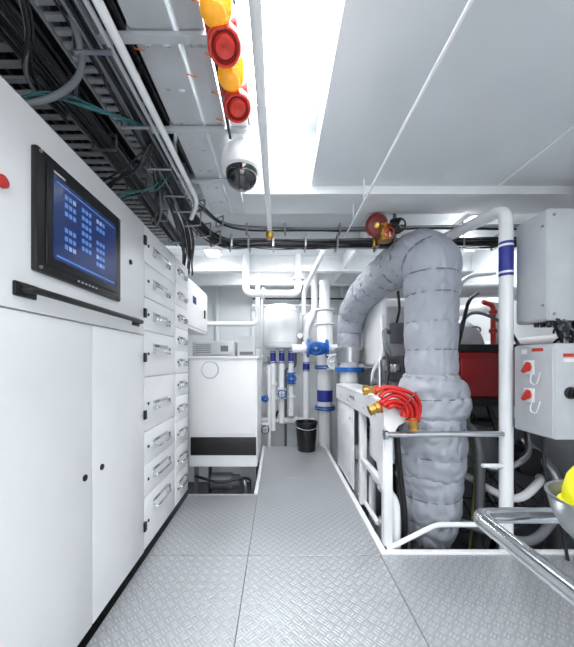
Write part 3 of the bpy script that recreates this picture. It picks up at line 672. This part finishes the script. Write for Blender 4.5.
pipe('white hull pipe above engine',[(1.5,3.6,2.15),(2.7,3.6,2.15)],.05,fl=[((2.0,3.6,2.15),(1,0,0))])
pipe('white pipe along hull side',[(2.6,2.6,1.5),(2.6,5.6,1.5)],.06)
pipe('grey ribbed duct above engine',[(1.75,3.0,2.0),(2.35,3.2,2.05),(2.7,3.4,2.05)],.07,GRYP,name='duct',cat='duct')
t=thing('engine_panel','white machinery housing with grey panel behind the frame','machine',(.93,3.7,-.9))
B(.82,.98,3.5,3.84,-.9,.95,WH,bev=.02).make('housing_body',t)
B(.84,.96,3.48,3.5,.3,.9,GRYP,bev=.006).make('housing_panel',t)

# ================= PILLAR, RAILS =================
pipe('thick white vertical pipe with blue marker, bending toward the ceiling',[(1.60,2.14,-.9),(1.60,2.14,2.38),(1.47,2.9,2.42),(1.2,3.38,2.56)],.043,bend=.10,
     mk=[((1.60,2.14,2.14),(1.60,2.14,1.9))])
t=thing('handrail','polished steel handrail between pipe and white frame','handrail',(1.15,2.12,.8))
G().tube([(.73,2.10,.80),(1.56,2.12,.80)],.021,CHR,n=16).make('rail_tube',t)
G().lathe([(.035,0),(.035,.02),(.022,.03)],(.73,2.10,.80),(1,0,0),CHR).make('end_collar',t)
pipe('white low guard rail around engine bay opening',[(.76,2.12,.0),(1.1,2.12,.17),(1.56,2.12,.17)],.017,name='guard_rail',cat='rail',bend=.05)
pipe('white short rail joined to pipe',[(1.42,2.12,.58),(1.56,2.12,.58)],.014,name='guard_rail',cat='rail')
fr=thing('equipment_frame','white steel frame rack along the walkway edge','frame',(.88,2.95,0))
for (x,y) in ((.742,2.13),(.742,2.75),(.742,3.75)): B(x,x+.06,y,y+.06,.012,1.0,WH,bev=.004).make('leg',fr)
B(.735,1.0,2.12,3.85,1.005,1.03,WH,bev=.004).make('frame_top',fr)
B(.735,.745,2.12,3.85,.85,1.01,WH).make('side_plate',fr)
B(.742,.752,3.0,3.78,.04,.86,WH,bev=.003).make('side_panel',fr)
g=B(.738,.742,3.08,3.70,.12,.78,WH,bev=.002)
g.make('access_cover',fr)
for y in (3.12,3.66):
    for z in (.17,.73): G().cyl((.732,y,z),(.739,y,z),.012,STL,n=8).make('cover_bolt',fr)
G().prism([(2.14,.85),(2.14,.40),(2.19,.40),(2.46,.85)],'x',.736,.746,WH).make('gusset',fr)
G().prism([(.745,.70),(.745,1.0),(.99,1.0),(.99,.93),(.84,.86)],'y',2.120,2.13,WH).make('end_plate',fr)
B(.745,.785,2.15,2.8,.40,.44,WH,bev=.003).make('lower_rail',fr)
for y in (2.3,2.62,3.2,3.55): G().cyl((.728,y,.91),(.737,y,.91),.012,STL,n=8).make('plate_bolt',fr)
g=B(.7335,.735,2.93,3.15,.93,.97,GRYP)
for i,w in enumerate((.04,.06)): g.box(.7325,.7335,2.95+i*.09,2.95+i*.09+w,.94,.96,GRYD)
g.make('data_plate',fr)
pipe('thin white pipe along frame foot',[(.79,2.4,.03),(.79,2.95,.03)],.02)
t=thing('fire_hose','bundled red fire hose with brass couplings draped at frame corner','fire hose',(.80,2.085,.9))
C=Vector((.785,2.080,.945)); rr=random.Random(9)
for i in range(5):
    r0=.060+i*.031; a0=R(140+rr.uniform(-10,8)-i*4); a1=R(-10-rr.uniform(0,14)); jy=rr.uniform(-.014,.010)
    pts=[]
    for k in range(17):
        a=a0+(a1-a0)*k/16; wob=1+.05*math.sin(k*.6+i*1.9)
        pts.append(C+Vector((math.cos(a)*r0*1.0*wob,jy-.012*math.sin(k*.5+i),math.sin(a)*r0*wob)))
    T,N=frames(pts); g=G(); vs=[];fs=[];n=16
    for k,p in enumerate(pts):
        Bv=Vector((0,1,0)); Nn=T[k].cross(Bv).normalized(); th=.0155+.002*math.sin(k*.9+i)
        for q in range(n):
            a=2*math.pi*q/n; vs.append(p+Bv*math.cos(a)*.030+Nn*math.sin(a)*th)
    for k in range(len(pts)-1):
        for q in range(n): fs.append((k*n+q,k*n+(q+1)%n,(k+1)*n+(q+1)%n,(k+1)*n+q))
    fs+=[tuple(range(n)),tuple((len(pts)-1)*n+q for q in range(n))]
    g.add(vs,fs,HOSE).make('hose_fold',t)
G().tube(catmull([C+Vector((.035,-.050,.04)),C+Vector((.085,-.056,.10)),C+Vector((.135,-.050,.155))],6),.007,REDD,n=8).make('hose_strap',t)
for (ec,ax) in ((C+Vector((.125,-.01,-.02)),(.2,0,-1)),(C+Vector((-.09,-.02,.055)),(-1,-.05,-.35))):
    G().lathe([(.028,0),(.038,.008),(.038,.040),(.030,.045),(.030,.070),(.036,.072),(.036,.085),(.022,.088)],ec,ax,BRS).ring(ec+Vector(ax).normalized()*.012,ax,.038,.006,RED).make('coupling',t)
def nozzle(p,ax,label):
    t=thing('hose_nozzle',label,'nozzle',p,'brass nozzles')
    G().lathe([(.02,0),(.022,.01),(.022,.06),(.034,.065),(.034,.10),(.026,.105),(.032,.14),(.042,.145),(.042,.18),(.032,.182),(.024,.17),(0,.17)],p,ax,BRS).make('nozzle_body',t)
    G().lathe([(.034,.068),(.039,.073),(.039,.09),(.034,.095)],p,ax,RED).make('nozzle_ring',t)
nozzle((.86,2.42,1.074),(-.95,.1,.02),'brass hose nozzle lying on white frame')

# ================= RIGHT BOXES =================
t=thing('junction_cabinet','large light-grey junction cabinet mounted on side wall','electrical box',(1.89,2.0,1.56))
B(1.685,2.1,1.9,2.15,1.56,2.26,GRYP,bev=.008).make('cabinet_body',t)
d=B(1.676,1.69,1.905,2.145,1.57,2.25,GRYP,bev=.004).make('cabinet_door',t)
for z in (1.66,2.16): G().cyl((1.668,1.93,z),(1.677,1.93,z),.009,STL,n=10).make('door_screw',d)
for x in (1.72,2.05):
    for z in (1.60,2.22): G().cyl((x,1.893,z),(x,1.901,z),.009,STL,n=10).make('case_screw',t)
for i in range(9):
    for y in (1.94,2.03): G().cyl((1.72+i*.042,y,1.53),(1.72+i*.042,y,1.56),.014,BLK,n=10).make('cable_gland',t)
cables('black cables between the two grey boxes',[(1.88,1.98,1.545),(1.89,1.95,1.49),(1.87,1.93,1.415)],34,.18,.05,(.006,.010),[CAB,CAB,CABG],wob=.02)
t=thing('switch_box','light-grey switch box with red rotary switches','electrical box',(1.85,1.92,.84))
B(1.61,2.1,1.775,2.07,.846,1.41,GRYP,bev=.008).make('box_body',t)
B(1.60,1.615,1.78,2.065,.855,1.40,GRYP,bev=.004).make('box_door',t)
for (y,z) in ((1.94,1.265),(1.94,1.09)):
    p=G().box(1.592,1.6,y-.04,y+.04,z-.045,z+.045,WH,bev=.003).make('switch_plate',t)
    M=Matrix.Translation((1.58,y,z))@Matrix.Rotation(R(35),4,'X')
    G().lathe([(.026,0),(.026,.012),(.02,.016)],(1.592,y,z),(-1,0,0),RED,n=20).box(-.016,.006,-.011,.011,-.038,.038,RED,bev=.004,M=M).make('rotary_switch',p)
    G().tube(catmull([(1.588,y-.03,z-.04),(1.57,y-.045,z-.09),(1.575,y-.08,z-.10),(1.59,y-.09,z-.03)],6),.003,WH,n=6).make('tether',p)
B(1.597,1.6,1.84,1.92,1.365,1.385,RED).make('warning_label',t)
B(1.597,1.6,1.96,2.0,1.35,1.38,WH).make('warning_label',t)
G().lathe([(.035,0),(.035,.01),(.026,.014),(.026,.03),(0,.03)],(1.70,1.775,1.12),(0,-1,0),BLK,n=24).box(1.692,1.708,1.735,1.75,1.09,1.15,BLK,bev=.003).make('main_switch',t)
B(1.66,1.72,1.772,1.775,1.33,1.35,RED).make('warning_label',t)
B(1.66,1.74,1.772,1.775,1.30,1.32,WH).make('warning_label',t)
pipe('black cable leaving switch box',[(1.7,1.95,.85),(1.7,1.95,.6),(1.85,2.0,.3),(1.9,2.0,.0)],.01,CAB,name='cable',cat='cable')

t=thing('stair_handrail','polished stainless handrail loop in the near walkway','handrail',(.565,.5,0))
G().tube(fillet([(.565,.30,0),(.565,.30,.86),(.565,.875,.86),(.99,.875,.86),(.99,.875,0)],.05,8),.021,CHR,n=20).make('rail_tube',t)
for (x,y) in ((.565,.30),(.99,.875)): G().lathe([(.045,0),(.045,.008),(.022,.012)],(x,y,0),(0,0,1),CHR).make('base_flange',t)
bx,by,bz=.805,.715,.845
t=thing('pedestal_stand','slim grey steel pedestal supporting a metal bowl','stand',(bx,by,0))
G().lathe([(.11,0),(.11,.01),(.02,.02),(.02,bz-.025),(.05,bz-.015),(.05,bz),(0,bz)],(bx,by,0),(0,0,1),GRYD).make('pedestal',t)
g=G().lathe([(0,0),(.055,0),(.07,.006),(.105,.04),(.125,.08),(.133,.12),(.137,.122),(.137,.127),(.129,.126),(.12,.085),(.1,.045),(.06,.012),(0,.01)],(bx,by,bz),(0,0,1),STL,n=48)
g.make('metal_bowl',label='round polished metal bowl on pedestal',cat='bowl')
t=thing('hard_hat','bright yellow hard hat placed in metal bowl','helmet',(bx,by,bz+.045))
G().lathe([(.104,.055),(.112,.06),(.104,.066),(.102,.09),(.094,.125),(.075,.155),(.044,.175),(0,.182)],(bx,by,bz+.045),(0,0,1),YEL,n=40).make('hat_shell',t)
G().tube([(bx,by+.097*math.cos(a),bz+.045+.085+.097*math.sin(a)) for a in [math.pi*i/12 for i in range(13)]],.006,YEL,n=6).make('hat_ridge',t)

pipe('dull steel pipe in bilge recess',[(-.88,3.06,-.15),(-.2,3.08,-.12)],.03,STL)
t=thing('bilge_pump','grey bilge pump lying in dark recess below auxiliary unit','pump',(-.55,3.35,-.9))
G().lathe([(.05,0),(.09,.01),(.09,.22),(.07,.24),(.07,.30),(.04,.31)],(-.72,3.28,.02),(1,0,0),ENG2,n=24).cyl((-.60,3.28,-.9),(-.60,3.28,-.02),.04,ENG2).make('pump_casing',t)
G().tube(catmull([(-.42,3.28,.02),(-.36,3.22,.05),(-.34,3.2,-.1),(-.36,3.2,-.5)],6),.02,STL,n=10).make('pump_outlet',t)
pipe('black hose running through bilge recess',[(-.86,3.16,.12),(-.6,3.12,.06),(-.3,3.2,.10),(-.25,3.4,-.2)],.014,BLK,bend=.1,name='hose',cat='hose')
pipe('white vertical pipe beside auxiliary unit',[(-.14,4.85,-.9),(-.14,4.85,1.25)],.03)

# ================= WORLD, CAMERA =================
w=bpy.data.worlds.new('World'); SC.world=w; w.use_nodes=True
w.node_tree.nodes['Background'].inputs[0].default_value=(.8,.85,.9,1); w.node_tree.nodes['Background'].inputs[1].default_value=.2
c=bpy.data.cameras.new('Camera'); co=bpy.data.objects.new('Camera',c); COL.objects.link(co)
co.location=(0,0,1.3); co.rotation_euler=(R(90),0,0); c.sensor_width=36; c.lens=36*305/647; c.shift_x=9/647; c.shift_y=38.5/647; c.clip_start=.02
SC.camera=co
SC.view_settings.view_transform='Standard'
